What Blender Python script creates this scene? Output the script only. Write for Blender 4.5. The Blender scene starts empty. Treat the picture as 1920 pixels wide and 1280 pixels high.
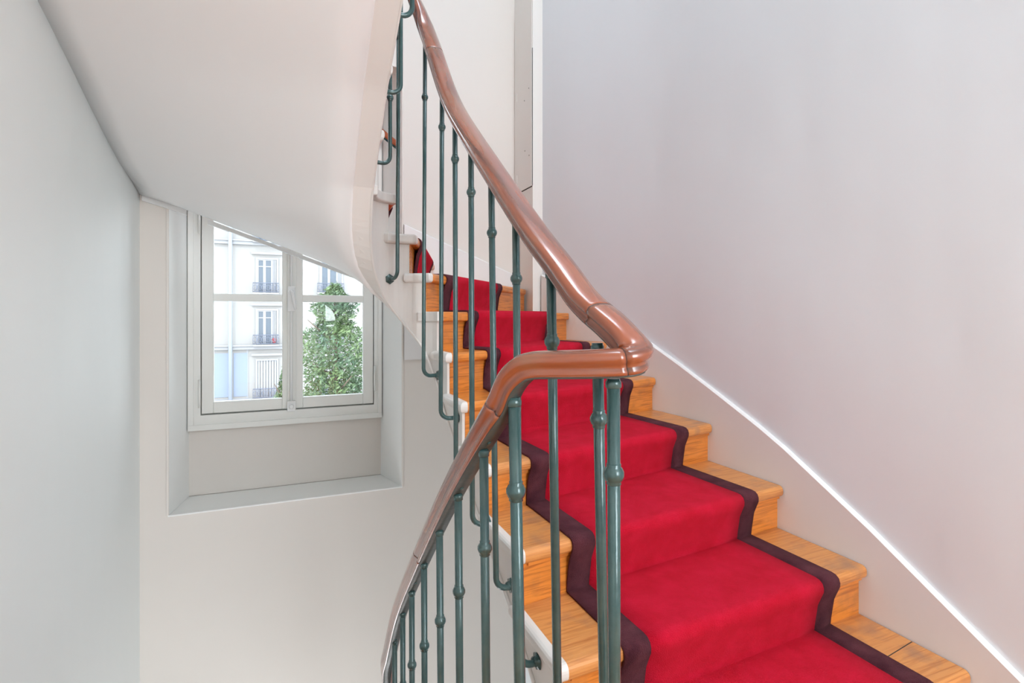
import bpy, bmesh, math, random
from mathutils import Vector, Matrix
random.seed(7)
PI = math.pi
# ------------------------------------------------------------ camera, world, lights, exposure
S = bpy.context.scene
C = S.collection
YAW = math.radians(22.9)
FPX, YH = 988.0, 592.0
cs, sn = math.cos(YAW), math.sin(YAW)
cam = bpy.data.cameras.new('camera'); camo = bpy.data.objects.new('camera', cam); C.objects.link(camo)
camo.location = (0, 0, 0); camo.rotation_euler = (PI/2, 0, -YAW)
cam.sensor_width = 36; cam.lens = FPX/1920*36; cam.shift_y = -(640-YH)/1920; cam.clip_start = .02; cam.clip_end = 300
S.camera = camo
W = bpy.data.worlds.new('sky'); S.world = W; W.use_nodes = True
wn = W.node_tree.nodes; wl = W.node_tree.links
bg = wn['Background']; bg.inputs[1].default_value = 4.6
tc = wn.new('ShaderNodeTexCoord'); sp = wn.new('ShaderNodeSeparateXYZ'); cr = wn.new('ShaderNodeValToRGB')
wl.new(tc.outputs['Generated'], sp.inputs[0]); wl.new(sp.outputs[2], cr.inputs[0]); wl.new(cr.outputs[0], bg.inputs[0])
cr.color_ramp.elements[0].position = 0; cr.color_ramp.elements[0].color = (.93, .96, 1, 1)
cr.color_ramp.elements[1].position = 1; cr.color_ramp.elements[1].color = (.72, .84, 1, 1)
sun = bpy.data.lights.new('sun', 'SUN'); suno = bpy.data.objects.new('sun', sun); C.objects.link(suno)
sun.energy = 1.3; sun.angle = math.radians(3); sun.color = (1, .97, .93); suno.rotation_euler = (math.radians(48), 0, math.radians(-20))
def area(name, loc, target, sx, sy, e, col):
    l = bpy.data.lights.new(name, 'AREA'); l.shape = 'RECTANGLE'; l.size = sx; l.size_y = sy; l.energy = e; l.color = col
    o = bpy.data.objects.new(name, l); C.objects.link(o); o.location = loc
    o.rotation_euler = (Vector(target)-Vector(loc)).to_track_quat('-Z', 'Y').to_euler()
area('overhead_fill', (1.15, .95, 4.7), (1.1, 1.1, 0), 1.1, 2.2, 80, (.80, .90, 1))  # added fill lamp above the right flight, under a closed ceiling
area('landing_fill', (1.15, -2.3, .75), (.6, 2, .2), 1.1, 1.9, 80, (.87, .94, 1))  # added fill lamp behind the camera; the rear wall has no opening
area('lower_stairwell_fill', (-.1, 2.3, -3.9), (-.1, 2.3, 0), 1.2, 2.0, 34, (.95, .97, 1))  # added fill lamp aimed up at the lower left wall and soffit
vs = S.view_settings; vs.view_transform = 'Standard'; vs.look = 'None'; vs.exposure = 0.2; vs.gamma = 1; vs.use_curve_mapping = False

# ------------------------------------------------------------ helpers
def empty(name, loc=(0, 0, 0)):
    o = bpy.data.objects.new(name, None); C.objects.link(o); o.location = loc; o.empty_display_size = .1; return o
def tag(o, label=None, cat=None, group=None, kind=None):
    for k, v in (('label', label), ('category', cat), ('group', group), ('kind', kind)):
        if v: o[k] = v
    return o
def wloc(p):
    v = Vector(p.location)
    while p.parent: p = p.parent; v += p.location
    return v
class MB:
    def __init__(s): s.v = []; s.f = []; s.uv = []; s.sm = []
    def add(s, verts, faces, uvs=None, smooth=False):
        b = len(s.v); s.v += [tuple(p) for p in verts]
        s.uv += list(uvs) if uvs else [None]*len(verts)
        for f in faces: s.f.append([b+i for i in f]); s.sm.append(smooth)
    def box(s, x0, x1, y0, y1, z0, z1):
        s.add([(x0,y0,z0),(x1,y0,z0),(x1,y1,z0),(x0,y1,z0),(x0,y0,z1),(x1,y0,z1),(x1,y1,z1),(x0,y1,z1)],
              [(0,3,2,1),(4,5,6,7),(0,1,5,4),(1,2,6,5),(2,3,7,6),(3,0,4,7)])
    def prism(s, poly, z0, z1):
        n = len(poly)
        s.add([(p[0],p[1],z0) for p in poly]+[(p[0],p[1],z1) for p in poly],
              [list(range(n))[::-1], list(range(n,2*n))]+[(i,(i+1)%n,n+(i+1)%n,n+i) for i in range(n)])
    def tube(s, pts, rad, seg=10, cap=True, smooth=True):
        pts = [Vector(p) for p in pts]; n = len(pts)
        if not isinstance(rad, (list, tuple)): rad = [rad]*n
        vs_ = []; ref = None
        for i, p in enumerate(pts):
            t = (pts[min(i+1,n-1)]-pts[max(i-1,0)]).normalized()
            if ref is None: ref = Vector((1,0,0)) if abs(t.x) < .8 else Vector((0,1,0))
            a = (ref - t*ref.dot(t)).normalized(); ref = a; b = t.cross(a)
            for k in range(seg):
                w = 2*PI*k/seg; vs_.append(p+(a*math.cos(w)+b*math.sin(w))*rad[i])
        fs = [(i*seg+k, i*seg+(k+1)%seg, (i+1)*seg+(k+1)%seg, (i+1)*seg+k) for i in range(n-1) for k in range(seg)]
        s.add(vs_, fs, smooth=smooth)
        if cap: s.f += [[len(s.v)-n*seg+k for k in range(seg)][::-1], [len(s.v)-seg+k for k in range(seg)]]; s.sm += [False, False]
    def lathe(s, prof, origin, axis=(0,0,1), seg=14, scallop=0, nsc=6):
        ax = Vector(axis).normalized(); q = Vector((0,0,1)).rotation_difference(ax); o = Vector(origin); vs_ = []
        for r, h in prof:
            for k in range(seg):
                w = 2*PI*k/seg; rr = r*(1+scallop*math.cos(nsc*w)); vs_.append(o+q@Vector((rr*math.cos(w), rr*math.sin(w), h)))
        n = len(prof)
        s.add(vs_, [(i*seg+k, i*seg+(k+1)%seg, (i+1)*seg+(k+1)%seg, (i+1)*seg+k) for i in range(n-1) for k in range(seg)]
              +[list(range(seg))[::-1], [(n-1)*seg+k for k in range(seg)]], smooth=True)
    def build(s, name, m, parent=None, bevel=0, fix=False, mods=None):
        me = bpy.data.meshes.new(name); me.from_pydata(s.v, [], s.f)
        me.polygons.foreach_set('use_smooth', s.sm)
        if any(u for u in s.uv):
            ul = me.uv_layers.new(name='UVMap')
            for l in me.loops:
                u = s.uv[l.vertex_index]
                if u: ul.data[l.index].uv = u
        if fix:
            bm = bmesh.new(); bm.from_mesh(me); bmesh.ops.recalc_face_normals(bm, faces=bm.faces); bm.to_mesh(me); bm.free()
        me.materials.append(m); o = bpy.data.objects.new(name, me); C.objects.link(o)
        if parent:
            o.parent = parent; w = wloc(parent)
            if w.length > 0: me.transform(Matrix.Translation(-w))
        if bevel:
            b = o.modifiers.new('bevel', 'BEVEL'); b.width = bevel; b.segments = 2; b.limit_method = 'ANGLE'; b.angle_limit = math.radians(40)
        return o
def bx(name, m, parent, x0, x1, y0, y1, z0, z1, bevel=0):
    b = MB(); b.box(x0, x1, y0, y1, z0, z1); return b.build(name, m, parent, bevel)
def lerp(a, b, t): return a+(b-a)*t
def interp(tab, x):
    if x <= tab[0][0]:
        (x0,y0),(x1,y1) = tab[0], tab[1]; return y0+(x-x0)*(y1-y0)/(x1-x0)
    for (x0,y0),(x1,y1) in zip(tab, tab[1:]):
        if x <= x1: return y0+(x-x0)*(y1-y0)/(x1-x0)
    (x0,y0),(x1,y1) = tab[-2], tab[-1]; return y1+(x-x1)*(y1-y0)/(x1-x0)
def catmull(pts, n=6):
    P = [Vector(p) for p in pts]; out = []
    P = [P[0]*2-P[1]]+P+[P[-1]*2-P[-2]]
    for i in range(1, len(P)-2):
        p0,p1,p2,p3 = P[i-1],P[i],P[i+1],P[i+2]
        for k in range(n):
            t = k/n
            out.append(.5*((2*p1)+(p2-p0)*t+(2*p0-5*p1+4*p2-p3)*t*t+(3*p1-p0-3*p2+p3)*t**3))
    out.append(P[-2]); return out
def on_u(px, u):            # where the sight line through a column of the photo meets the plane x = u
    d = (px-960)/FPX; Y = u/(d*cs+sn); return Y, (-d*sn+cs)*Y
def zat(py, Y): return (YH-py)/FPX*Y

# ------------------------------------------------------------ materials
def mat(name, col, rough=.5, metal=0, noise=None, bump=0, bscale=40, spec=.5, col2=None, fac_scale=3, coat=0, sheen=0, stretch=None, coords='Object', detail=4, bdist=.01):
    m = bpy.data.materials.new(name); m.use_nodes = True; n = m.node_tree.nodes; l = m.node_tree.links; b = n['Principled BSDF']
    b.inputs['Base Color'].default_value = (*col, 1); b.inputs['Roughness'].default_value = rough; b.inputs['Metallic'].default_value = metal
    b.inputs['Specular IOR Level'].default_value = spec; b.inputs['Coat Weight'].default_value = coat; b.inputs['Coat Roughness'].default_value = .15
    b.inputs['Sheen Weight'].default_value = sheen
    t = n.new('ShaderNodeTexCoord'); mp = n.new('ShaderNodeMapping'); l.new(t.outputs[coords], mp.inputs[0])
    if stretch: mp.inputs['Scale'].default_value = stretch
    if col2:
        z = n.new('ShaderNodeTexNoise'); z.inputs['Scale'].default_value = fac_scale; z.inputs['Detail'].default_value = detail; z.inputs['Roughness'].default_value = .6
        l.new(mp.outputs[0], z.inputs['Vector']); r = n.new('ShaderNodeValToRGB'); l.new(z.outputs[0], r.inputs[0])
        r.color_ramp.elements[0].position = .35; r.color_ramp.elements[0].color = (*col, 1)
        r.color_ramp.elements[1].position = .68; r.color_ramp.elements[1].color = (*col2, 1); l.new(r.outputs[0], b.inputs['Base Color'])
    if bump:
        z2 = n.new('ShaderNodeTexNoise'); z2.inputs['Scale'].default_value = bscale; z2.inputs['Detail'].default_value = 3
        l.new(mp.outputs[0], z2.inputs['Vector']); bu = n.new('ShaderNodeBump'); bu.inputs['Strength'].default_value = bump; bu.inputs['Distance'].default_value = bdist
        l.new(z2.outputs[0], bu.inputs['Height']); l.new(bu.outputs[0], b.inputs['Normal'])
    return m
def oak(name, light, dark, scl=1.0, stain=(.30, .12, .04), coat=.35, rough=.35):
    m = bpy.data.materials.new(name); m.use_nodes = True; n = m.node_tree.nodes; l = m.node_tree.links; b = n['Principled BSDF']
    t = n.new('ShaderNodeTexCoord'); mp = n.new('ShaderNodeMapping'); l.new(t.outputs['UV'], mp.inputs[0]); mp.inputs['Scale'].default_value = (2.2*scl, 42*scl, 1)
    z = n.new('ShaderNodeTexNoise'); z.inputs['Scale'].default_value = 2.6; z.inputs['Detail'].default_value = 7; z.inputs['Distortion'].default_value = .7; l.new(mp.outputs[0], z.inputs['Vector'])
    r = n.new('ShaderNodeValToRGB'); l.new(z.outputs[0], r.inputs[0])
    r.color_ramp.elements[0].position = .3; r.color_ramp.elements[0].color = (*dark, 1); r.color_ramp.elements[1].position = .55; r.color_ramp.elements[1].color = (*light, 1)
    z2 = n.new('ShaderNodeTexNoise'); z2.inputs['Scale'].default_value = 9; z2.inputs['Detail'].default_value = 5; l.new(t.outputs['UV'], z2.inputs['Vector'])
    r2 = n.new('ShaderNodeValToRGB'); l.new(z2.outputs[0], r2.inputs[0]); r2.color_ramp.elements[0].position = .52; r2.color_ramp.elements[0].color = (0,0,0,1); r2.color_ramp.elements[1].position = .78; r2.color_ramp.elements[1].color = (.8,.8,.8,1)
    mx = n.new('ShaderNodeMixRGB'); l.new(r2.outputs[0], mx.inputs[0]); l.new(r.outputs[0], mx.inputs[1]); mx.inputs[2].default_value = (*stain, 1); l.new(mx.outputs[0], b.inputs['Base Color'])
    bu = n.new('ShaderNodeBump'); bu.inputs['Strength'].default_value = .25; bu.inputs['Distance'].default_value = .004; l.new(z.outputs[0], bu.inputs['Height']); l.new(bu.outputs[0], b.inputs['Normal'])
    b.inputs['Roughness'].default_value = rough; b.inputs['Coat Weight'].default_value = coat; b.inputs['Coat Roughness'].default_value = .2
    return m
M = {}
M['plaster'] = mat('plaster_paint', (.81,.765,.71), .6, bump=.12, bscale=1.6, col2=(.79,.75,.70), fac_scale=1.2, spec=.3)  # off-white wall; warm bounce from the carpet is mixed into the colour
M['plaster_cool_cast'] = mat('plaster_paint_cool_cast', (.81,.845,.875), .5, bump=.5, bscale=1.5, bdist=.05, stretch=(1,1,.4), col2=(.795,.83,.86), fac_scale=.9, spec=.35)  # same off-white wall; cool window light is put into the base colour
M['plaster_green_cast'] = mat('plaster_paint_green_cast', (.84,.865,.85), .5, bump=.6, bscale=1.6, bdist=.05, stretch=(1,1,.3), col2=(.82,.85,.835), fac_scale=1, spec=.35)  # same off-white wall; the greenish cast of the light is in its colour
M['soffit'] = mat('soffit_plaster', (.86,.85,.84), .55, bump=.06, bscale=2, spec=.3)
M['string'] = mat('string_paint', (.74,.705,.665), .38, bump=.08, bscale=6, spec=.4)
M['skirt'] = mat('skirting_paint', (.83,.82,.81), .4, bump=.05, bscale=5, spec=.4)
M['joinery'] = mat('window_paint', (.85,.86,.82), .4, bump=.05, bscale=12)
M['casing'] = mat('casing_paint', (.83,.805,.76), .45, bump=.05, bscale=8)
M['reveal'] = mat('reveal_paint_daylit', (.93,.94,.92), .4, bump=.05, bscale=4)  # white raised above the other paints to stand in for window light
M['white'] = mat('white_gloss', (.85,.86,.85), .25)
M['oak'] = oak('varnished_oak', (.76,.26,.042), (.45,.13,.02))
M['oak_worn'] = oak('worn_oak_tread', (.68,.29,.085), (.50,.17,.04), stain=(.27,.15,.10), coat=.25, rough=.4)
M['mahogany'] = oak('mahogany_rail', (.31,.078,.030), (.10,.028,.016), scl=.4, stain=(.26,.11,.055), coat=1, rough=.24)
M['iron'] = mat('green_iron', (.032,.085,.085), .26, metal=.15, bump=.15, bscale=60, col2=(.06,.115,.11), fac_scale=14, coat=.4)
M['iron_plate'] = mat('iron_band', (.07,.085,.08), .4, metal=.3, bump=.15, bscale=60, col2=(.11,.12,.11), fac_scale=18)
M['screw'] = mat('steel_screw', (.25,.24,.22), .35, metal=.8)
M['dark'] = mat('dark_gap', (.03,.03,.03), .8)
def carpet(name, c1, c2):
    m = mat(name, c1, .95, bump=.8, bscale=380, spec=.1, sheen=.22, col2=c2, fac_scale=14, detail=12)
    m.node_tree.nodes['Principled BSDF'].inputs['Sheen Tint'].default_value = (*[min(1, c*1.6+.1) for c in c2], 1); return m
M['red'] = carpet('red_carpet', (.58,.005,.024), (.70,.010,.042))
M['maroon'] = carpet('maroon_carpet', (.065,.015,.024), (.14,.040,.052))
def glass():
    m = bpy.data.materials.new('window_glass'); m.use_nodes = True; n = m.node_tree.nodes; l = m.node_tree.links; n.remove(n['Principled BSDF'])
    t = n.new('ShaderNodeBsdfTransparent'); t.inputs[0].default_value = (.96,.98,.98,1); g = n.new('ShaderNodeBsdfGlossy'); g.inputs['Roughness'].default_value = .02
    fr = n.new('ShaderNodeFresnel'); fr.inputs[0].default_value = 1.45; mx = n.new('ShaderNodeMixShader')
    l.new(fr.outputs[0], mx.inputs[0]); l.new(t.outputs[0], mx.inputs[1]); l.new(g.outputs[0], mx.inputs[2]); l.new(mx.outputs[0], n['Material Output'].inputs[0]); return m
M['glass'] = glass()
M['facade'] = mat('facade_render', (.31,.30,.285), .8, bump=.05, bscale=3, col2=(.295,.285,.275), fac_scale=.6)
M['facade_trim'] = mat('facade_stone', (.31,.31,.32), .8)
M['facade_glass'] = mat('facade_window_glass', (.09,.115,.145), .25)
M['blue_panel'] = mat('blue_grey_panel', (.22,.26,.335), .7)
M['pipe'] = mat('zinc_pipe', (.27,.30,.35), .5)
M['balcony'] = mat('balcony_iron', (.15,.17,.22), .5)
M['leaf'] = mat('leaves', (.075,.13,.08), .6, col2=(.16,.225,.085), fac_scale=1.6)
M['bark'] = mat('bark', (.16,.12,.09), .9, bump=.5, bscale=20)
M['asphalt'] = mat('pale_paving', (.45,.45,.44), .9)

# ------------------------------------------------------------ plan of the stair
H = .17; Z6 = .018; OV = .03; TH = .042
def zn(k): return Z6+(k-6)*H
LAND = zn(-1)
class Path:
    def __init__(s, pts, zero=0):
        s.p = [Vector(p) for p in pts]; s.L = [0]
        for a, b in zip(s.p, s.p[1:]): s.L.append(s.L[-1]+(b-a).length)
        s.z = s.L[zero]
    def at(s, t, off=0):     # off > 0: to the right hand of travel
        x = min(max(t+s.z, 0), s.L[-1]-1e-6); i = 0
        while i < len(s.L)-2 and s.L[i+1] < x: i += 1
        f = (x-s.L[i])/(s.L[i+1]-s.L[i]); q = s.p[i].lerp(s.p[i+1], f)
        if off:
            def nm(j):
                j = min(max(j, 0), len(s.p)-2); d = (s.p[j+1]-s.p[j]).normalized(); return Vector((d.y, -d.x))
            n0 = (nm(i-1)+nm(i)).normalized(); n1 = (nm(i)+nm(i+1)).normalized(); q = q+n0.lerp(n1, f).normalized()*off
        return q
    def param(s, pt):
        pt = Vector(pt); best = None
        for i, (a, b) in enumerate(zip(s.p, s.p[1:])):
            d = b-a; f = min(max((pt-a).dot(d)/d.length_squared, 0), 1); e = (a+d*f-pt).length
            if best is None or e < best[0]-1e-9: best = (e, s.L[i]+f*d.length-s.z)
        return best[1]
    def seg(s, t0, t1, off=0, step=.02):
        ts = [t0]+[L-s.z for L in s.L if t0+.004 < L-s.z < t1-.004]+[t1]
        return [s.at(t, off) for t in ts]
CX, CY, R = .45, 2.18, .15
arc = [(CX+R*math.cos(a*PI/16), CY+R*math.sin(a*PI/16)) for a in range(17)]
near = [(v.x, v.y) for v in catmull([(.30,1.06,0),(.305,.99,0),(.345,.90,0),(.42,.81,0),(.50,.73,0),(.565,.72,0),(.60,.78,0),(.60,.90,0)], 4)]
F = Path([(.30,2.18)]+near+arc+[(.30,.3)], zero=len(near))
SA = 1.28
s_in = {-1:-.27, 0:-.03, 1:.20, 2:.45, 3:.72, 4:.97, 5:1.175, 6:1.30, 7:SA+.092, 8:SA+.162, 9:SA+.255, 10:1.70, 11:1.87, 12:2.04, 13:2.22, 14:2.41, 15:2.61, 16:2.83, 17:3.06}
def wallcurve(v):            # the right wall turns gently inwards towards its far end
    t = min(max((v-2.1)/1.2, 0), 1); return 1.77-.17*(t*t*(3-2*t)*.75+t*t*.25)
Op = [(1.77,-.3),(1.77,2.1)]+[(wallcurve(v), v) for v in (2.3,2.5,2.7,2.9,3.1,3.27)]+[(1.525,3.272),(1.525,3.59),(.72,3.59),(.70,3.56),(-.77,3.56),(-.77,.2)]
O = Path(Op, zero=1)
outp = {0:(1.77,.864),1:(1.77,1.153),2:(1.77,1.475),3:(1.77,1.85),4:(1.765,2.24),5:(1.71,2.62),6:(1.655,2.96),7:(1.525,3.36),8:(.93,3.59),9:(.45,3.56),10:(-.02,3.56),11:(-.5,3.56),
        12:(-.77,3.3),13:(-.77,2.9),14:(-.77,2.5),15:(-.77,2.1),16:(-.77,1.7),17:(-.77,1.3)}
w_out = {k:O.param(p) for k, p in outp.items()}
def nose(k):
    a = F.at(s_in[k]); b = O.at(w_out[k]); d = (b-a).normalized(); return a, b, d, Vector((-d.y, d.x))
zb_tab = [(-.6,-1.45),(-.27,-1.42),(0,-1.27),(.48,-.885),(.98,-.585),(1.28,-.37),(SA+.073,-.265),(SA+.131,-.148),(SA+.236,-.02),(SA+.314,.075),(SA+.393,.2),(SA+.4712,.40),
          (1.80,.50),(1.91,.60),(2.11,.765),(2.29,.87),(2.39,.93),(2.93,1.35),(3.33,1.66)]
def zb(s): return interp(zb_tab, s)
def zb2(s): return zb(s)+.045*max(0, 1-abs(s-(SA+.28))/.25)

# ------------------------------------------------------------ shell of the room
XL, XR, YB, YR, ZC, ZF = -.79, 1.79, 3.61, -2.5, 4.85, -4.3
def struct(o): o['kind'] = 'structure'; return o
WU0, WU1, WI0, WI1, WV, WZ0, WZ1 = -.647, .706, -.596, .617, 3.93, -1.167, 1.69
b = MB(); b.box(XL-.2, XL, YR, 4.2, ZF, ZC); struct(b.build('wall_left', M['plaster_green_cast']))
b = MB(); wr = [(1.79,YR),(1.79,2.1)]+[(wallcurve(v)+.02, v) for v in [2.12+.05*i for i in range(24)]]+[(1.60,3.62),(2.1,3.62),(2.1,YR)]
b.prism(wr, ZF, ZC); o = struct(b.build('wall_right', M['plaster_cool_cast'], fix=True))
b = MB()
b.box(XL, WU0, YB, 4.2, ZF, ZC); b.box(WU1, XR+.2, YB, 4.2, ZF, ZC); b.box(WU0, WU1, YB, 4.2, WZ1, ZC); b.box(WU0, WU1, YB, 4.2, ZF, WZ0)
struct(b.build('wall_back', M['plaster']))
struct(bx('wall_rear', M['plaster'], None, XL-.2, 2.1, YR-.2, YR, ZF, ZC))
struct(bx('ceiling', M['plaster'], None, XL-.2, 2.1, YR-.2, 4.2, ZC, ZC+.2))
struct(bx('floor', M['asphalt'], None, XL-.2, 2.1, YR-.2, 4.2, ZF-.2, ZF))
b = MB()
lp = [(p.x, p.y) for p in F.seg(F.param((.302,1.03)), s_in[0]+.03, off=.01)]
b.prism(lp+[(1.77,.895),(1.77,YR),(XL,YR),(XL,1.03)], LAND-.26, LAND); struct(b.build('floor', M['oak_worn'], fix=True))
b = MB()      # upper landing
b.prism([(.25,.86),(.25,.30),(1.78,.30),(1.78,YR),(XL,YR),(XL,.86)], zn(17)-.26, zn(17)); struct(b.build('floor', M['soffit'], fix=True))

# reveals of the tall window (splayed), sill
b = MB()
b.add([(WU0,YB-.001,WZ0),(WI0,WV,WZ0),(WI0,WV,WZ1),(WU0,YB-.001,WZ1),(WU0-.0,4.0,WZ0),(WU0-.0,4.0,WZ1)], [(0,1,2,3)])
b.prism([(WU0,YB),(WI0,WV),(WI0,4.19),(WU0,4.19)], WZ0, WZ1)
b.prism([(WU1,YB),(WU1,4.19),(WI1,4.19),(WI1,WV)], WZ0, WZ1)
b.box(WI0, WI1, WV+.03, 4.19, WZ0, -.73); b.box(WU0, WU1, WV, 4.19, 1.62, WZ1)
b.v = b.v[6:]; b.f = [[i-6 for i in f] for f in b.f[1:]]; b.uv = b.uv[6:]; b.sm = b.sm[1:]
struct(b.build('trim_1', M['reveal'], fix=True))
b = MB(); b.prism([(WU0-.006,YB-.008),(WU1+.006,YB-.008),(WU1,YB+.002),(WI1,WV),(WI0,WV),(WU0,YB+.002)], WZ0-.004, WZ0+.006); struct(b.build('trim_2', M['reveal'], fix=True, bevel=.003))
# corner bead round the opening
b = MB()
b.box(WU1, WU1+.014, YB-.006, YB+.004, WZ0, WZ1+.014); b.box(WU0-.014, WU0, YB-.006, YB+.004, WZ0, WZ1+.014); b.box(WU0, WU1, YB-.006, YB+.004, WZ1, WZ1+.014)
struct(b.build('trim_3', M['plaster'], bevel=.003))

# ------------------------------------------------------------ window
win = struct(empty('window_1', (.015, 3.95, -.73)))
b = MB()
fy0, fy1 = 3.90, 3.985
b.box(WI0, -.527, fy0, fy1, -.641, 1.556); b.box(.564, WI1, fy0, fy1, -.641, 1.556); b.box(WI0, WI1, fy0, fy1, -.73, -.641); b.box(WI0, WI1, fy0, fy1, 1.556, 1.62)
b.box(-.527, -.49, 3.953, fy1, -.60, 1.52); b.box(.527, .564, 3.953, fy1, -.60, 1.52); b.box(-.527, .564, 3.953, fy1, -.641, -.60); b.box(-.527, .564, 3.953, fy1, 1.52, 1.556)
b.build('window_frame', M['joinery'], win)
b = MB(); b.box(WI0, -.565, fy0-.013, fy0+.001, -.699, 1.62); b.box(.592, WI1, fy0-.013, fy0+.001, -.699, 1.62); b.box(WI0, WI1, fy0-.014, fy0+.001, -.735, -.70); b.build('frame_moulding', M['joinery'], win)
bx('apron_panel', M['plaster'], win, WI0, WI1, 3.935, 3.96, WZ0+.006, -.732)
rows = [(-.56,.097),(.145,.80),(.848,1.50)]
for (x0, x1, p0, p1) in ((-.522,.0,-.454,-.045),(.03,.559,.085,.488)):
    b = MB(); y0, y1 = 3.905, 3.95
    b.box(x0, p0, y0, y1, -.632, 1.552); b.box(p1, x1, y0, y1, -.632, 1.552); b.box(p0, p1, y0, y1, -.632, rows[0][0]); b.box(p0, p1, y0, y1, rows[2][1], 1.552)
    csm = b.build('casement', M['joinery'], win, bevel=.005)
    for a_, c_ in ((rows[0][1], rows[1][0]), (rows[1][1], rows[2][0])): bx('glazing_bar', M['joinery'], csm, p0-.002, p1+.002, 3.908, 3.948, a_, c_, bevel=.005)
    for r0, r1 in rows: bx('pane', M['glass'], csm, p0, p1, 3.926, 3.930, r0, r1)
b = MB(); b.box(0.0, .03, 3.893, 3.94, -.634, 1.554); b.box(-.012, .042, 3.888, 3.905, -.60, 1.5); b.build('meeting_stile', M['joinery'], win, bevel=.005)
b = MB(); b.tube([(.012,3.868,-.60),(.012,3.868,1.5)], .008, 8); b.build('bolt_rod', M['white'], win)
hb = bx('handle_box', M['white'], win, -.012, .036, 3.855, 3.89, .03, .20, bevel=.006)
b = MB(); b.tube([(.012,3.848,.17),(.018,3.835,.155),(.034,3.83,.07),(.036,3.83,.045)], [.012,.012,.010,.008], 8); b.build('window_handle', M['white'], hb)
b = MB(); b.box(-.014,.04,3.855,3.89,-.645,-.575); b.lathe([(.006,0),(.016,.004),(.016,.02),(.006,.026)], (.012,3.854,-.61), (0,-1,0), 10); b.build('bolt_keeper', M['white'], win, bevel=.005)
for (x, z) in ((-.532,-.50),(-.532,.62),(.568,-.45),(.568,.62),(.568,1.3),(-.532,1.3)):
    b = MB(); b.tube([(x,3.893,z-.09),(x,3.893,z+.09)], .008, 8); b.build('hinge', M['joinery'], win)
# wooden guard rail following the stair across the window opening
t = tag(empty('window_guard_rail', (.0,3.69,1.45)), 'reddish wooden guard rail sloping across the tall window above the stairs', 'rail')
gp = [(.70,3.69,1.185),(-.64,3.69,2.12)]
b = MB(); b.tube([gp[0], tuple(lerp(Vector(gp[0]),Vector(gp[1]),.5)), gp[1]], .021, 12); b.build('rail', oak('guard_rail_wood', (.52,.15,.06), (.40,.09,.04), scl=.5), t)
b = MB(); d = Vector((0,0,-.028)); b.tube([Vector(gp[0])+d, Vector(gp[1])+d], .008, 6); b.build('iron_strip', M['iron'], t)

# boxed pipe casing in the far corner
pc = struct(empty('trim_4', (1.6,3.4,0)))
b = MB(); b.box(1.546, 1.80, 3.292, YB, -.6, ZC-.01); b.build('casing', M['casing'], pc)
b = MB(); b.add([(1.5455,3.30,.90),(1.5455,3.595,.90),(1.5455,3.595,2.2),(1.5455,3.30,2.2),(1.541,3.30,.90),(1.541,3.595,.90),(1.541,3.595,2.2),(1.541,3.30,2.2)],
  [(0,1,2,3),(4,7,6,5),(0,4,5,1),(1,5,6,2),(2,6,7,3),(3,7,4,0)]); ap = b.build('access_panel', M['casing'], pc, fix=True)
b = MB(); b.box(1.5445,1.546,3.292,3.30,.90,1.85); b.box(1.5445,1.546,3.30,3.59,.893,.90); b.build('panel_joint', M['dark'], pc)
for (y, z) in ((3.42,1.53),(3.41,1.17),(3.34,1.12),(3.345,1.59)):
    b = MB(); b.lathe([(.004,0),(.005,.001),(.003,.003)], (1.541,y,z), (-1,0,0), 8); b.build('screw', M['screw'], ap)
for z in (1.60, 1.0):
    bx('hinge_plate', M['casing'], ap, 1.538, 1.541, 3.55, 3.56, z-.03, z+.03)

# ------------------------------------------------------------ staircase
st = tag(empty('staircase', (1.0, 1.2, LAND)), 'winding oak staircase with white painted string and soffit', 'staircase')
def tread_mesh(poly, nose_i, z, d, n_, edges=None):
    # poly: plan outline, first edge (0,1) is the nose; returns MB with rounded nose
    bm = bmesh.new(); lo = [bm.verts.new((p.x,p.y,z-TH)) for p in poly]; hi = [bm.verts.new((p.x,p.y,z)) for p in poly]; n = len(poly)
    bm.faces.new(lo[::-1]); bm.faces.new(hi)
    for i in range(n): bm.faces.new((lo[i],lo[(i+1)%n],hi[(i+1)%n],hi[i]))
    bm.edges.ensure_lookup_table(); sel = []
    for e in bm.edges:
        s_ = set(e.verts)
        for i in (edges or [0]):
            j = (i+1) % n
            if s_ == {lo[i],lo[j]} or s_ == {hi[i],hi[j]}: sel.append(e)
    bmesh.ops.recalc_face_normals(bm, faces=bm.faces)
    bmesh.ops.bevel(bm, geom=sel, offset=.017, segments=4, profile=.5, affect='EDGES', clamp_overlap=True)
    return bm
def bm_build(bm, name, m, parent, d=None, smooth_ang=True):
    me = bpy.data.meshes.new(name)
    bmesh.ops.triangulate(bm, faces=[f for f in bm.faces if len(f.verts) > 4])
    if d is not None:
        ul = bm.loops.layers.uv.new('UVMap'); dn = Vector((-d.y, d.x)); r0 = random.random()*9
        for f in bm.faces:
            for l in f.loops:
                p = l.vert.co; l[ul].uv = (p.x*d.x+p.y*d.y+r0, p.x*dn.x+p.y*dn.y+p.z+r0*.7)
    for f in bm.faces: f.smooth = f.calc_area() < 2e-2 and False
    bm.to_mesh(me); bm.free(); me.materials.append(m); o = bpy.data.objects.new(name, me); C.objects.link(o)
    if parent: o.parent = parent; me.transform(Matrix.Translation(-wloc(parent)))
    return o
def sidepoly(path, t0, t1, off):
    return path.seg(t0, t1, off)
KMAX = 17
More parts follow.
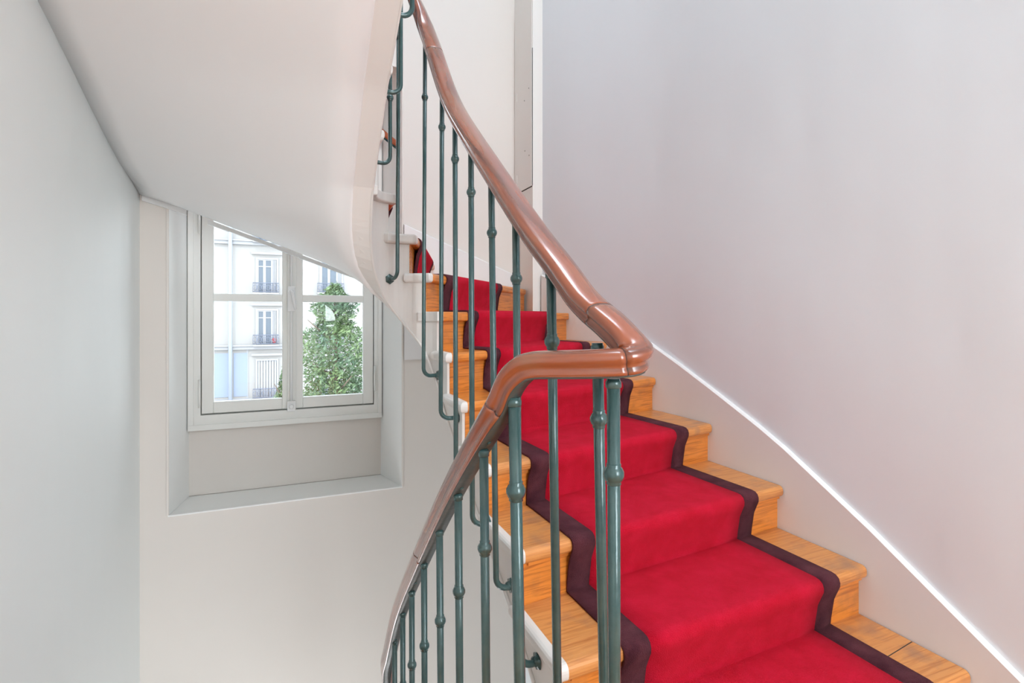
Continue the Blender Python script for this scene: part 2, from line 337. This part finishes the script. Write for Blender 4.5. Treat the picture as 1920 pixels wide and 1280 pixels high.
for k in range(0, KMAX):
    a, bb, d, n_ = nose(k); z = zn(k)
    ins = F.seg(s_in[k], s_in[k+1]+OV+.012, .012); outs = O.seg(w_out[k], w_out[k+1]+OV+.012, -.004)
    poly = [ins[0]] + [outs[0]] + outs[1:] + ins[1:][::-1]
    bm = tread_mesh(poly, 0, z, d, n_)
    tr = bm_build(bm, 'tread', M['oak_worn'] if k < 4 else M['oak'], st, d)
    # white return nosing on the well side
    i0 = F.seg(s_in[k], s_in[k+1]+OV+.03, -.016 if k < 8 else -.028); i1 = F.seg(s_in[k], s_in[k+1]+OV+.03, .012)
    n0 = len(i0); poly = [i1[0]]+i0+i1[1:][::-1]
    bm = tread_mesh(poly, 0, z+.0005, d, n_, edges=list(range(n0+1)))
    bm_build(bm, 'return_nosing', M['string'], tr)
    # riser below this tread
    p0 = F.at(s_in[k]+OV, .012); p1 = O.at(w_out[k]+OV); dd = (p1-p0).normalized(); nn = Vector((-dd.y, dd.x))*.02
    m_ = MB(); m_.prism([p0, p1, p1+nn, p0+nn], z-H-.003, z-TH+.002)
    dn = Vector((-dd.y, dd.x)); r0 = random.random()*5
    m_.uv = [(v[0]*dd.x+v[1]*dd.y+r0, v[0]*dn.x+v[1]*dn.y+v[2]+r0) for v in m_.v]
    m_.build('riser', M['oak'], st, fix=True)
    if 0 <= k < 5:      # cove under the nosing at the wall end
        m_ = MB(); q0 = F.at(s_in[k]+OV-.010, .03); q1 = O.at(w_out[k]+OV-.010)
        m_.prism([q0, q1, q1+nn*.5, q0+nn*.5], z-TH-.012, z-TH+.002); m_.uv = [(v[0]*dd.x+v[1]*dd.y, v[2]) for v in m_.v]; m_.build('nosing_mould', M['oak'], tr, fix=True)
# butt joint of the two planks in the lowest tread
a, bb, d, n_ = nose(0)
q = a+d*1.07; m_ = MB(); m_.prism([(1.60,.994),(1.764,1.013),(1.764,1.0155),(1.60,.9965)], zn(0)-.01, zn(0)+.0006); m_.build('board_joint', M['dark'], st)
# cut string round the well, stepped top
def string_part(s0, s1, tops, name):
    m_ = MB(); ss = []
    s = s0
    brk = [t for t, _ in tops if s0 < t < s1]
    x = s0
    cuts = sorted(set([s0, s1]+[round(s0+i*.02, 4) for i in range(int((s1-s0)/.02)+1)]+brk))
    cuts = [c for i, c in enumerate(cuts) if i == 0 or c-cuts[i-1] > 1e-4]
    def top(s):
        z = tops[0][1]
        for t, zz in tops:
            if s >= t-1e-6: z = zz
        return z
    prev = None
    for c0, c1 in zip(cuts, cuts[1:]):
        zt = top((c0+c1)/2); A0, A1, B0, B1 = F.at(c0), F.at(c1), F.at(c0, .072), F.at(c1, .072)
        za, zc = zb(c0), zb(c1); D0, D1 = F.at(c0, .012), F.at(c1, .012); zm, zn_ = min(za+.012, zt), min(zc+.012, zt)
        m_.add([(A0.x,A0.y,za),(A1.x,A1.y,zc),(A1.x,A1.y,zt),(A0.x,A0.y,zt),(D0.x,D0.y,zm),(D1.x,D1.y,zn_),(D1.x,D1.y,zt),(D0.x,D0.y,zt),(B0.x,B0.y,zb2(c0)),(B1.x,B1.y,zb2(c1)),(B1.x,B1.y,max(zn_,zb2(c1)+.005)),(B0.x,B0.y,max(zm,zb2(c0)+.005))],
               [(0,1,2,3),(3,2,6,7),(7,6,5,4),(4,5,10,11),(11,10,9,8),(8,9,1,0)])
        if prev is not None and abs(prev-zt) > 1e-5:
            m_.add([(A0.x,A0.y,prev),(A0.x,A0.y,zt),(D0.x,D0.y,zt),(D0.x,D0.y,prev)], [(0,1,2,3)])
        if prev is None: m_.add([(A0.x,A0.y,za),(A0.x,A0.y,zt),(D0.x,D0.y,zt),(D0.x,D0.y,za)], [(0,1,2,3)])
        prev = zt
    o = m_.build(name, M['string'], st)
    bm = bmesh.new(); bm.from_mesh(o.data); bmesh.ops.remove_doubles(bm, verts=bm.verts, dist=1e-5); bmesh.ops.recalc_face_normals(bm, faces=bm.faces); bm.to_mesh(o.data); bm.free()
    return o
string_part(s_in[0]+OV+.004, 3.06, [(s_in[k]+OV+.004, zn(k)-TH+.001) for k in range(0, 17)], 'string_board')
# bead along the lower edge of the string
m_ = MB(); pts = []
s = 0.0
while s < 3.0:
    p = F.at(s, -.003); pts.append((p.x, p.y, zb(s)+.006)); s += .02
m_.tube(pts, .006, 6); m_.build('string_bead', M['string'], st)
# landing edge board round the near end of the well
m_ = MB(); sL = F.param((.302,1.03)); cur = [F.at(sL+(s_in[0]+OV-sL)*i/30) for i in range(31)]; cut = [F.at(sL+(s_in[0]+OV-sL)*i/30, .03) for i in range(31)]
m_.prism(cur+cut[::-1], LAND-.27, LAND-.001); m_.build('landing_edge', M['string'], st, fix=True)
# soffit: ruled between the string and the walls
sof = [(0.0,(1.765,.86),-1.25),(.48,(1.765,1.5),-.93),(.98,(1.76,2.25),-.60),(1.28,(1.66,2.95),-.30),(SA+.12,(1.53,3.5),-.1),(SA+.236,(.9,3.585),.135),(SA+.314,(.45,3.575),.27),(SA+.393,(-.12,3.575),.475),
       (SA+.4712,(-.775,3.575),.715),(1.80,(-.785,3.2),.79),(1.91,(-.785,2.9),.878),(2.11,(-.785,2.5),1.02),(2.29,(-.785,2.15),1.13),(2.39,(-.785,1.92),1.20),(2.93,(-.785,1.2),1.44),(3.2,(-.785,.86),1.62)]
m_ = MB(); cols = []; N = 10
for (a0, b0) in zip(sof, sof[1:]):
    for i in range(6):
        t = i/6; s = lerp(a0[0], b0[0], t); cols.append((s, lerp(a0[1][0],b0[1][0],t), lerp(a0[1][1],b0[1][1],t), lerp(a0[2],b0[2],t)))
cols.append((sof[-1][0], *sof[-1][1], sof[-1][2]))
# smooth outer heights
for _ in range(3):
    cols = [cols[0]]+[(c[0], c[1], c[2], (p[3]+2*c[3]+q_[3])/4) for p, c, q_ in zip(cols, cols[1:], cols[2:])]+[cols[-1]]
vs_ = []; edge = []
for (s, x, y, z) in cols:
    A = F.at(s, .070); za = zb2(s)
    for j in range(N+1):
        t = j/N; vs_.append((lerp(A.x,x,t), lerp(A.y,y,t), lerp(za,z,t)))
    if y > 3.57: edge.append((x, z))
nv = len(vs_); fs = [(i*(N+1)+j, i*(N+1)+j+1, (i+1)*(N+1)+j+1, (i+1)*(N+1)+j) for i in range(len(cols)-1) for j in range(N)]
m_.add(vs_, fs, smooth=True); o = m_.build('soffit', M['soffit'], st, fix=False)
sm_ = o.modifiers.new('solid', 'SOLIDIFY'); sm_.thickness = .03; sm_.offset = 0
# moulding under the soffit along the window wall, in two lengths
edge = [e for e in edge if e[0] < .62]
def mould(x0, x1, dz0, dz1, r):
    pts = [(x, 3.598, z) for x, z in sorted(edge) if x0 < x < x1]
    m_ = MB()
    for (p, q_) in zip(pts, pts[1:]):
        m_.add([(p[0],3.585,p[2]-dz1),(q_[0],3.585,q_[2]-dz1),(q_[0],3.585,q_[2]-dz0),(p[0],3.585,p[2]-dz0),(p[0],3.609,p[2]-dz1),(q_[0],3.609,q_[2]-dz1),(q_[0],3.609,q_[2]-dz0),(p[0],3.609,p[2]-dz0)],
               [(0,1,2,3),(4,7,6,5),(0,4,5,1),(3,2,6,7)])
    m_.build('soffit_moulding', M['white'], st, fix=True)
mould(-.79, -.50, .0, .045, 0); mould(-.50, -.33, .022, .048, 0); mould(-.345, .62, .022, .045, 0)

# skirting boards
def skirt(name, pts):        # pts: (x, y, ztop, zbot) , thickness towards the wall
    m_ = MB(); n = len(pts)
    for i in range(n-1):
        p, q_ = pts[i], pts[i+1]; d = Vector((q_[0]-p[0], q_[1]-p[1])).normalized(); w = Vector((d.y, -d.x))*.021
        m_.add([(p[0],p[1],p[3]),(q_[0],q_[1],q_[3]),(q_[0],q_[1],q_[2]-.006),(p[0],p[1],p[2]-.006),
                (p[0]+w.x*.3,p[1]+w.y*.3,p[2]),(q_[0]+w.x*.3,q_[1]+w.y*.3,q_[2]),(p[0]+w.x,p[1]+w.y,p[2]),(q_[0]+w.x,q_[1]+w.y,q_[2])],
               [(0,1,2,3),(3,2,5,4),(4,5,7,6)])
    struct(m_.build(name, M['skirt']))
nl = [(w_out[k], zn(k)) for k in range(0, 17)]
def nosez(w): return interp(nl, w)
wA, wB = O.param((1.77,.0)), O.param((1.60,3.268))
pts = []
for i in range(61):
    w = lerp(wA, wB, i/60); p = O.at(w); zt = nosez(w)+.155-.05*max(0, min(1, (1.6-p.y)/.9)); pts.append((p.x, p.y, max(zt, LAND+.14), nosez(w)-.42))
skirt('baseboard_right', pts)
wC = O.param((1.525,3.59)); pts = []
for i in range(31):
    w = lerp(wC, O.param((.72,3.59)), i/30); p = O.at(w); pts.append((p.x, p.y, .31+.235*(1.525-p.x)/.6, -.3))
skirt('baseboard_back', pts)

# ------------------------------------------------------------ stair runner
dl = {k:(.17, 1.01) for k in range(0, 5)}; dl[5] = (.22,1.04); dl[6] = (.19,1.07); dl[7] = (.15,.92); dl[8] = (.14,1.05)
for k in range(9, 17): dl[k] = (.15, 1.0)
rn = tag(empty('stair_runner', (1.2, 1.0, zn(0))), 'red stair carpet with dark maroon borders running up the oak steps', 'carpet')
secs = []
def sec(k, back, z): secs.append((k, back, z))
for k in range(0, 17):
    z = zn(k)
    for back, zz in ((OV-.010, z-H+.009),(OV-.012, z-H+.03),(.008, z-.075),(-.004, z-.045),(-.011, z-.028),(-.0115, z-.015),(-.007, z-.002),(.003, z+.006),(.018, z+.009)): sec(k, back, zz)
    if k < 16: sec(k, None, z+.009)
def rpt(k, back, t):
    a, b_, d, n_ = nose(k); return a+d*t+n_*back
def lane(name, m, f0, f1, ns):
    # f: function giving distance along the nose for each step
    m_ = MB(); rows_ = []
    for (k, back, z) in secs:
        row = []
        for j in range(ns+1):
            t = j/ns
            if back is None:
                k2 = k+1; tt = lerp(f0(k2), f1(k2), t); p = rpt(k2, OV-.016, tt)
                row.append((p.x, p.y, z))
            else:
                tt = lerp(f0(k), f1(k), t); p = rpt(k, back, tt); row.append((p.x, p.y, z))
        rows_.append(row)
    nv = ns+1; vs_ = [v for r in rows_ for v in r]
    m_.add(vs_, [(i*nv+j, i*nv+j+1, (i+1)*nv+j+1, (i+1)*nv+j) for i in range(len(rows_)-1) for j in range(ns)], smooth=True)
    o = m_.build(name, m, rn); s_ = o.modifiers.new('solid', 'SOLIDIFY'); s_.thickness = .008; s_.offset = -1
    return o
BW = .08
lane('carpet_border', M['maroon'], lambda k: dl[k][0], lambda k: dl[k][0]+BW, 2)
lane('carpet_field', M['red'], lambda k: dl[k][0]+BW, lambda k: dl[k][1]-BW, 8)
lane('carpet_border', M['maroon'], lambda k: dl[k][1]-BW, lambda k: dl[k][1], 2)

# ------------------------------------------------------------ balustrade
UR, UL, RB = .532, .368, .082
bal = tag(empty('balustrade', (.45, 1.5, LAND)), 'green iron balusters under a polished mahogany handrail winding round the stairwell', 'railing')
low = [(913,804),(850,917),(791,1044),(750,1144),(732,1221)]
rp = [(.532,1.70,-2.35),(.532,2.0,-2.12),(UR,CY,-1.93)]
for a_, z_ in ((45,-1.80),(90,-1.68),(135,-1.56)): rp.append((CX+RB*math.cos(math.radians(a_)), CY+RB*math.sin(math.radians(a_)), z_))
rp.append((UL, CY, -1.43))
for px, py in low[::-1]:
    Y, v = on_u(px, UL); rp.append((UL, v, zat(py, Y)))
rp += [(.384,.948,-.160),(.390,.921,-.112),(.410,.892,-.091),(.44,.865,-.088),(.47,.835,-.086),(.505,.80,-.083),(.542,.772,-.080),(.568,.774,-.074),(.575,.80,-.056),(.563,.845,-.018)]
up = [(1091,560,.548),(1051,500,.540),(1017,460,.534),(959,375,.532),(918,312,.532),(878,250,.532),(850,202,.532),(831,154,.532),(812,94,.532)]
for px, py, u in up:
    Y, v = on_u(px, u); rp.append((u, v, zat(py, Y)))
for a_, z_ in ((12,1.215),(38,1.30),(60,1.37),(90,1.47),(135,1.60),(180,1.73)): rp.append((CX+RB*math.cos(math.radians(a_)), CY+RB*math.sin(math.radians(a_)), z_))
rp += [(UL,1.95,1.97),(UL,1.7,2.22),(UL,1.3,2.60)]
rail = catmull(rp, 6)
def resample(p, st_):
    out = [p[0]]; acc = 0
    for a_, c_ in zip(p, p[1:]):
        L = (c_-a_).length; t = st_-acc
        while t < L: out.append(a_.lerp(c_, t/L)); t += st_
        acc = L-(t-st_)
    return out
rail = resample(rail, .008)
for q_ in range(90): rail = [rail[0]]+[(a_+c_*2+e_)/4 if q_ < 7 or .97 < c_.y < 2.12 else c_ for a_, c_, e_ in zip(rail, rail[1:], rail[2:])]+[rail[-1]]
for q_ in range(12): rail = [rail[0]]+[(a_+c_*2+e_)/4 if c_.y > .90 else c_ for a_, c_, e_ in zip(rail, rail[1:], rail[2:])]+[rail[-1]]
HP = [(.0175,-.0235),(.0215,-.0215),(.0228,-.0165),(.0205,-.0115),(.0198,-.0075),(.0235,-.0025),(.0285,.002),(.0295,.009),(.0275,.016),(.021,.021),(.011,.0238)]
RW = [(-.0175,-.0235)]+HP+[(0,.0245)]+[(-a_, c_) for a_, c_ in HP[::-1]][:-1]
def wide(p): return lerp(.93, 1.17, min(max((p.z+.13)/.10, 0), 1))
def frames(pts):
    out = []; n = len(pts)
    for i, p in enumerate(pts):
        t = (pts[min(i+1,n-1)]-pts[max(i-1,0)]).normalized(); zs = [(pts[min(j+1,n-1)].z-pts[max(j-1,0)].z) for j in range(max(i-4,0), min(i+5,n))]; hs = [(pts[min(j+1,n-1)]-pts[max(j-1,0)]).to_2d().length for j in range(max(i-4,0), min(i+5,n))]; h2 = t.to_2d().normalized(); t = Vector((h2.x, h2.y, sum(zs)/sum(hs))).normalized(); side = Vector((t.y,-t.x,0)).normalized(); out.append((p, t, side, side.cross(t)))
    return out
def sweep(pts, prof, name, m, parent, l0=0):
    fr = frames(rail); m_ = MB(); vs_ = []; uvs = []; L = 0; n = len(prof); prev = None
    sel = pts
    for i in sel:
        p, t, sd, u_ = fr[i]
        if prev is not None: L += (p-prev).length
        prev = p; acc = 0
        for j, (a_, c_) in enumerate(prof):
            vs_.append(p+sd*a_*wide(p)+u_*c_); uvs.append((L+l0, j*.006))
    k = len(sel)
    fs = [(i*n+j, i*n+(j+1)%n, (i+1)*n+(j+1)%n, (i+1)*n+j) for i in range(k-1) for j in range(n)]
    m_.add(vs_, fs, uvs, smooth=True); m_.f += [list(range(n))[::-1], list(range((k-1)*n, k*n))]; m_.sm += [False, False]
    return m_.build(name, m, parent, fix=True)
def near_i(px, py):
    best = None
    for i, p in enumerate(rail):
        X = p.x*cs-p.y*sn; Y = p.x*sn+p.y*cs; e = math.hypot(960+FPX*X/Y-px, YH-FPX*p.z/Y-py)
        if best is None or e < best[0]: best = (e, i)
    return best[1]
cuts = [0, near_i(795,1040), near_i(933,760), near_i(1172,678), near_i(1120,595), near_i(812,100), len(rail)-1]
for i, (a_, c_) in enumerate(zip(cuts, cuts[1:])):
    sweep(list(range(a_, c_+1)), RW, 'handrail_section', M['mahogany'], bal, l0=i*1.7)
for c_ in cuts[1:-1]:      # fine dark butt joints
    p, t, sd, u_ = frames(rail)[c_]; m_ = MB()
    vs_ = [p+sd*a_*1.008*wide(p)+u_*b_*1.012-t*.0005 for a_, b_ in RW]+[p+sd*a_*1.008*wide(p)+u_*b_*1.012+t*.0005 for a_, b_ in RW]; n = len(RW)
    m_.add(vs_, [(j,(j+1)%n,n+(j+1)%n,n+j) for j in range(n)]); m_.build('rail_joint', M['dark'], bal, fix=True)
sweep(list(range(len(rail))), [(-.0165,-.0265),(.0165,-.0265),(.0165,-.022),(-.0165,-.022)], 'iron_band', M['iron_plate'], bal)
ib = bal.children[-1]
for (px, py) in ((925,815),(880,905),(806,1090),(760,1190)):
    p, t, sd, u_ = frames(rail)[near_i(px, py)]; m_ = MB(); m_.lathe([(.005,0),(.0045,.002),(.002,.003)], p-u_*.0265, -u_, 8); m_.build('screw', M['iron'], bal)
def rail_at(x, y, zlo, zhi):
    best = None
    for p in rail:
        if zlo < p.z < zhi:
            e = (p.x-x)**2+(p.y-y)**2
            if best is None or e < best[0]: best = (e, p)
    return best[1]
def baluster(x, y, zt, zf, zk, r=.0095, lean=(0,0), foot=True, face=None):
    if face is None:
        s = F.param((x, y))
        # choose the nearest point of the string face
        fx = F.at(s)
    else: fx = Vector(face)
    d = Vector((fx.x-x, fx.y-y)); L = d.length; d.normalize()
    br = min(.034, L-.008); xb, yb = x+lean[0], y+lean[1]
    pts = [Vector((x,y,zt)), Vector((lerp(x,xb,.5),lerp(y,yb,.5),lerp(zt,zf,.5)))]
    if foot:
        for i in range(7):
            a_ = PI/2*i/6; pts.append(Vector((xb,yb,zf+br))+Vector((d.x,d.y,0))*br*(1-math.cos(a_))-Vector((0,0,1))*br*math.sin(a_))
        pts.append(Vector((fx.x, fx.y, zf)))
    else: pts.append(Vector((xb,yb,zf)))
    m_ = MB(); rad = [r*1.05, r*.97]+[r*.95]*(len(pts)-2); m_.tube(pts, rad, 12)
    o = m_.build('baluster', M['iron'], bal)
    f = (zt-zk)/(zt-zf); kx, ky = lerp(x, xb, f), lerp(y, yb, f); q = r/.0095
    m_ = MB(); m_.lathe([(.0096*q,-.016*q),(.0115*q,-.0145*q),(.0105*q,-.0115*q),(.013*q,-.009*q),(.0155*q,-.003*q),(.0155*q,.003*q),(.0125*q,.009*q),(.0105*q,.011*q),(.0112*q,.0145*q),(.0096*q,.016*q)], (kx,ky,zk), (0,0,1), 14)
    m_.build('collar', M['iron'], o)
    m_ = MB(); m_.lathe([(.0095*q,0),(.0118*q,.002),(.0118*q,.012),(.0095*q,.016)], (x,y,zt-.018), (0,0,1), 12); m_.build('socket', M['iron'], o)
    if foot:
        m_ = MB(); ax = -Vector((d.x,d.y,0)); m_.lathe([(.012,0),(.021,.002),(.020,.006),(.012,.007),(.013,.012),(.009,.018)], (fx.x,fx.y,zf), ax, 18, scallop=.10, nsc=6)
        m_.build('rosette', M['iron'], o)
    return o
# upper flight: (column in the photo, foot row, collar row, column near the foot, radius)
for px, pf, pk, pb, r in ((1120,1440,785,1137,.0105),(1033,1345,640,1047,.0105),(967,1250,522,976,.0095),(921,1105,436,931,.0092),(883,985,360,886,.0092),(853,882,298,855,.009),(829,785,238,826,.0088)):
    u = UR+(.013 if px > 1100 else .004); Y, v = on_u(px, u); p = Vector((u, v, rail_at(u, v, -.2, 1.3).z))
    zf = zat(pf, Y); dx = (pb-px)/FPX*Y
    baluster(p.x, p.y, p.z-.03 if px < 1100 else -.052, zf, zat(pk, Y), r, lean=(dx*cs*.9, -dx*sn*.9))
Y, v = on_u(1150, .535)
baluster(.535, v, -.112, -1.25, zat(888, Y), .0115, lean=(.004,-.002))
def onarc(deg): return CX+RB*math.cos(math.radians(deg)), CY+RB*math.sin(math.radians(deg))
def Yof(x, y): return x*sn+y*cs
def face(deg): return (CX+R*math.cos(math.radians(deg)), CY+R*math.sin(math.radians(deg)))
x, y = onarc(14); p = rail_at(x, y, .8, 1.3); baluster(x, y, p.z-.03, zat(705, Yof(x,y)), zat(182, Yof(x,y)), .0088, lean=(-.006,.003), face=face(14))
x, y = onarc(104); p = rail_at(x, y, 1.2, 1.6); baluster(x, y, p.z-.03, .16, .16+1.03, .0088, lean=(-.006,0), face=face(109))
x, y = onarc(138); p = rail_at(x, y, 1.2, 1.8); baluster(x, y, p.z-.03, zat(308, Yof(x,y)), zat(183, Yof(x,y)), .0088, face=face(165))
for v, py in ((1.93,176),(1.735,33),(1.55,-120),(1.38,-300)):
    x = UL+.006; p = rail_at(x, v, 1.6, 2.9); Y = Yof(x, v); baluster(x, v, p.z-.03, zat(py, Y), zat(py, Y)+.86, .0088, face=(.30, v))
# lower flight
for px, pt, pk, pb in ((964,735,920,985),(907,874,1027,917),(859,979,1108,866),(824,1045,1163,830),(795,1108,1210,798),(772,1150,1246,774),(755,1205,1285,757),(740,1245,1330,741)):
    u = UL if px < 950 else .392
    Y, v = on_u(px, u)
    p = rail_at(u, v, -1.6, -.05); zt = p.z-(.03 if px < 950 else .04); r = .0115 if px > 950 else .0092; dx = (pb-px)/FPX*Y
    baluster(u, v, zt, zt-1.08, zat(pk, Y), r, lean=(dx*cs, -dx*sn), face=None if px > 950 else (.30, v))
# lower-lap string the lower balusters are fixed to, with the steps of the flight below the landing
m_ = MB(); N_ = 24
for i in range(N_):
    y0 = 1.03+i*.05; y1 = y0+.05; za = LAND-.34-(y0-1.0)*.86; zc_ = LAND-.34-(y1-1.0)*.86
    m_.add([(.30,y0,za),(.30,y1,zc_),(.30,y1,zc_+.30),(.30,y0,za+.30),(.228,y0,za),(.228,y1,zc_),(.228,y1,zc_+.30),(.228,y0,za+.30)], [(0,1,2,3),(4,7,6,5),(0,4,5,1),(3,2,6,7)])
m_.build('string_board', M['string'], st, fix=True)
for j in range(1, 7):
    y0 = 1.0+(j-1)*.19; z = LAND-H*j; m_ = MB(); m_.box(-.785, .30, y0+.0, y0+.26, z-TH, z); m_.uv = [(v[0], v[1]) for v in m_.v]; m_.build('tread', M['oak'], st, bevel=.012)
    m_ = MB(); m_.box(-.785, .295, y0, y0+.02, z, z+H-TH); m_.uv = [(v[0], v[2]) for v in m_.v]; m_.build('riser', M['oak'], st)

# ------------------------------------------------------------ outside the window
ZG = -8.0
struct(bx('floor_street', M['asphalt'], None, -60, 60, 4.3, 80, ZG-.2, ZG)).name = 'ground'
bd = tag(empty('apartment_building', (-9, 33, ZG)), 'pale rendered apartment building with tall windows across the street', 'building')
FY = 33.0
def fx(px): d = (px-960)/FPX; return FY*(d*cs+sn)/(-d*sn+cs), FY/(-d*sn+cs)
def fz(px, py): return zat(py, fx(px)[1])
bx('wall', M['facade'], bd, -32, 14, FY, FY+8, ZG, 9)
for x0, z in ((0, fz(460,455)),(0, fz(460,651))):
    m_ = MB(); m_.box(-32, 14, FY-.18, FY, z-.12, z+.12); m_.box(-32, 14, FY-.28, FY, z+.06, z+.14); m_.build('cornice', M['facade_trim'], bd, bevel=.02)
pxm = fx(433)[0]; m_ = MB(); m_.tube([(pxm,FY-.35,ZG),(pxm,FY-.35,6)], .10, 8); m_.build('drainpipe', M['pipe'], bd)
for c_ in (462,):
    m_ = MB(); m_.box(fx(c_)[0], fx(c_)[0]+.10, FY-.03, FY, ZG, fz(460,655)); m_.build('pilaster', M['facade_trim'], bd)
for a_, c_ in ((392,431),(438,464)):
    bx('blue_panel', M['blue_panel'], bd, fx(a_)[0], fx(c_)[0], FY-.04, FY, fz(430,744), fz(430,662))
bx('ledge', M['facade_trim'], bd, -32, 14, FY-.4, FY, fz(450,752), fz(450,747))
m_ = MB()
def far_window(px0, px1, py0, py1, shut=False, lab=None):
    x0, x1 = fx(px0)[0], fx(px1)[0]; z0, z1 = fz(px0, py1), fz(px0, py0)
    m_ = MB(); e = .09
    m_.box(x0-e, x0, FY-.10, FY+.0, z0, z1+e); m_.box(x1, x1+e, FY-.10, FY, z0, z1+e); m_.box(x0, x1, FY-.10, FY, z1, z1+e)
    fr = m_.build('window', M['facade_trim'], bd)
    bx('lintel', M['facade_trim'], bd, x0-.3, x1+.3, FY-.16, FY, z1+.28, z1+.40)
    if shut:
        n = 7
        m_ = MB()
        for i in range(n): m_.box(lerp(x0,x1,i/n)+.02, lerp(x0,x1,(i+1)/n)-.02, FY-.06, FY-.005, z0, z1)
        m_.build('shutter', M['facade_trim'], fr)
    else:
        bx('pane', M['facade_glass'], fr, x0, x1-.28, FY-.03, FY-.005, z0, z1)
        m_ = MB(); xm = (x0+x1-.28)/2; m_.box(xm-.07, xm+.07, FY-.07, FY-.03, z0, z1); m_.box(x0, x0+.06, FY-.07, FY-.03, z0, z1); m_.box(x1-.30, x1-.22, FY-.07, FY-.03, z0, z1)
        m_.box(x0, x1-.25, FY-.06, FY-.03, z0+.42*0+1.62*(z1-z0)/2.1, z0+1.68*(z1-z0)/2.1); m_.box(x0, x1-.25, FY-.06, FY-.03, z1-.06, z1); m_.build('casement', M['facade_trim'], fr)
        m_ = MB()
        for i in range(4): m_.box(x1-.24+i*.06, x1-.20+i*.06, FY-.08, FY-.005, z0, z1)
        m_.build('shutter', M['facade_trim'], fr)
    m_ = MB(); n = 16; xa, xb = x0-.22, x1+.12
    for i in range(n+1): xx = lerp(xa, xb, i/n); m_.tube([(xx,FY-.35,z0),(xx,FY-.35,z0+.50)], .012, 4)
    m_.tube([(xa,FY-.35,z0+.52),(xb,FY-.35,z0+.52)], .025, 4); m_.tube([(xa,FY-.35,z0+.04),(xb,FY-.35,z0+.04)], .02, 4)
    for i in range(6): 
        cxx = lerp(xa, xb, (i+.5)/6); m_.tube([(cxx+.12*math.cos(w), FY-.35, z0+.27+.14*math.sin(w)) for w in [2*PI*q/8 for q in range(9)]], .014, 4)
    m_.build('balcony_rail', M['balcony'], fr); bx('balcony_slab', M['facade_trim'], bd, xa, xb, FY-.42, FY, z0-.10, z0-.02)
for (a_, c_) in ((483,519),(602,640)):
    far_window(a_, c_, 486, 548); far_window(a_, c_, 582, 645); far_window(a_, c_, 390, 452); far_window(a_, c_, 676, 745, shut=True)
fp = tag(MB(), ) if False else None
m_ = MB(); q = fx(514)[0]; m_.lathe([(.06,0),(.09,.18),(.08,.18)], (q, FY-.2, fz(514,643)+.0), (0,0,1), 10); m_.lathe([(.09,.16),(.12,.22),(.08,.28),(.01,.3)], (q, FY-.2, fz(514,643)), (0,0,1), 8)
o = m_.build('flower_pot', mat('red_pot', (.55,.04,.04), .5)); tag(o, 'small red flower pot on the balcony of the building outside', 'flower pot')
# leafy tree
def tree(x, y, z0, ztop, wid, n, label, skew=0):
    t = tag(empty('tree', (x, y, z0)), label, 'tree')
    m_ = MB(); m_.tube([(x,y,z0),(x+.05,y,z0+(ztop-z0)*.5),(x,y,ztop-.2)], [.18,.10,.02], 8); m_.build('trunk', M['bark'], t)
    m_ = MB()
    for i in range(14):
        a_ = random.random()*2*PI; h = lerp(z0+1.5, ztop-.4, random.random()); w = wid*(1-((h-z0)/(ztop-z0))**1.6)+.15
        m_.tube([(x,y,h),(x+math.cos(a_)*w*.5,y+math.sin(a_)*w*.5,h+.25),(x+math.cos(a_)*w*.9,y+math.sin(a_)*w*.9,h+.5)], [.035,.02,.006], 5)
    m_.build('branches', M['bark'], t)
    m_ = MB()
    for i in range(n):
        hh = random.random()**.85; h = lerp(ztop, z0+1.0, hh); w = wid*(hh**.62)*(.85+.3*math.sin(h*5+1.3*math.sin(h*2.1)))+.06
        a_ = random.random()*2*PI; r = w*math.sqrt(random.random()); c = Vector((x+r*math.cos(a_), y+r*math.sin(a_), h+.15*r+random.uniform(-.1,.1)))
        u_ = Vector((random.uniform(-1,1),random.uniform(-1,1),random.uniform(-.6,.9))).normalized(); v_ = u_.cross(Vector((random.random(),random.random(),random.random()))).normalized()
        L = random.uniform(.035,.075); wv = L*.35
        m_.add([c-u_*L, c+v_*wv, c+u_*L, c-v_*wv], [(0,1,2,3)])
    o = m_.build('foliage', M['leaf'], t); o['kind'] = 'stuff'
def tpos(px, Y): X = (px-960)/FPX*Y; return X*cs+Y*sn, -X*sn+Y*cs
x, y = tpos(628, 12); tree(x, y, ZG, zat(538,12), 2.3, 26000, 'tall leafy green tree right of centre outside the window')
x, y = tpos(536, 13.5); tree(x, y, ZG, zat(690,13.5), .9, 9000, 'lower green tree at the foot of the window behind its middle')
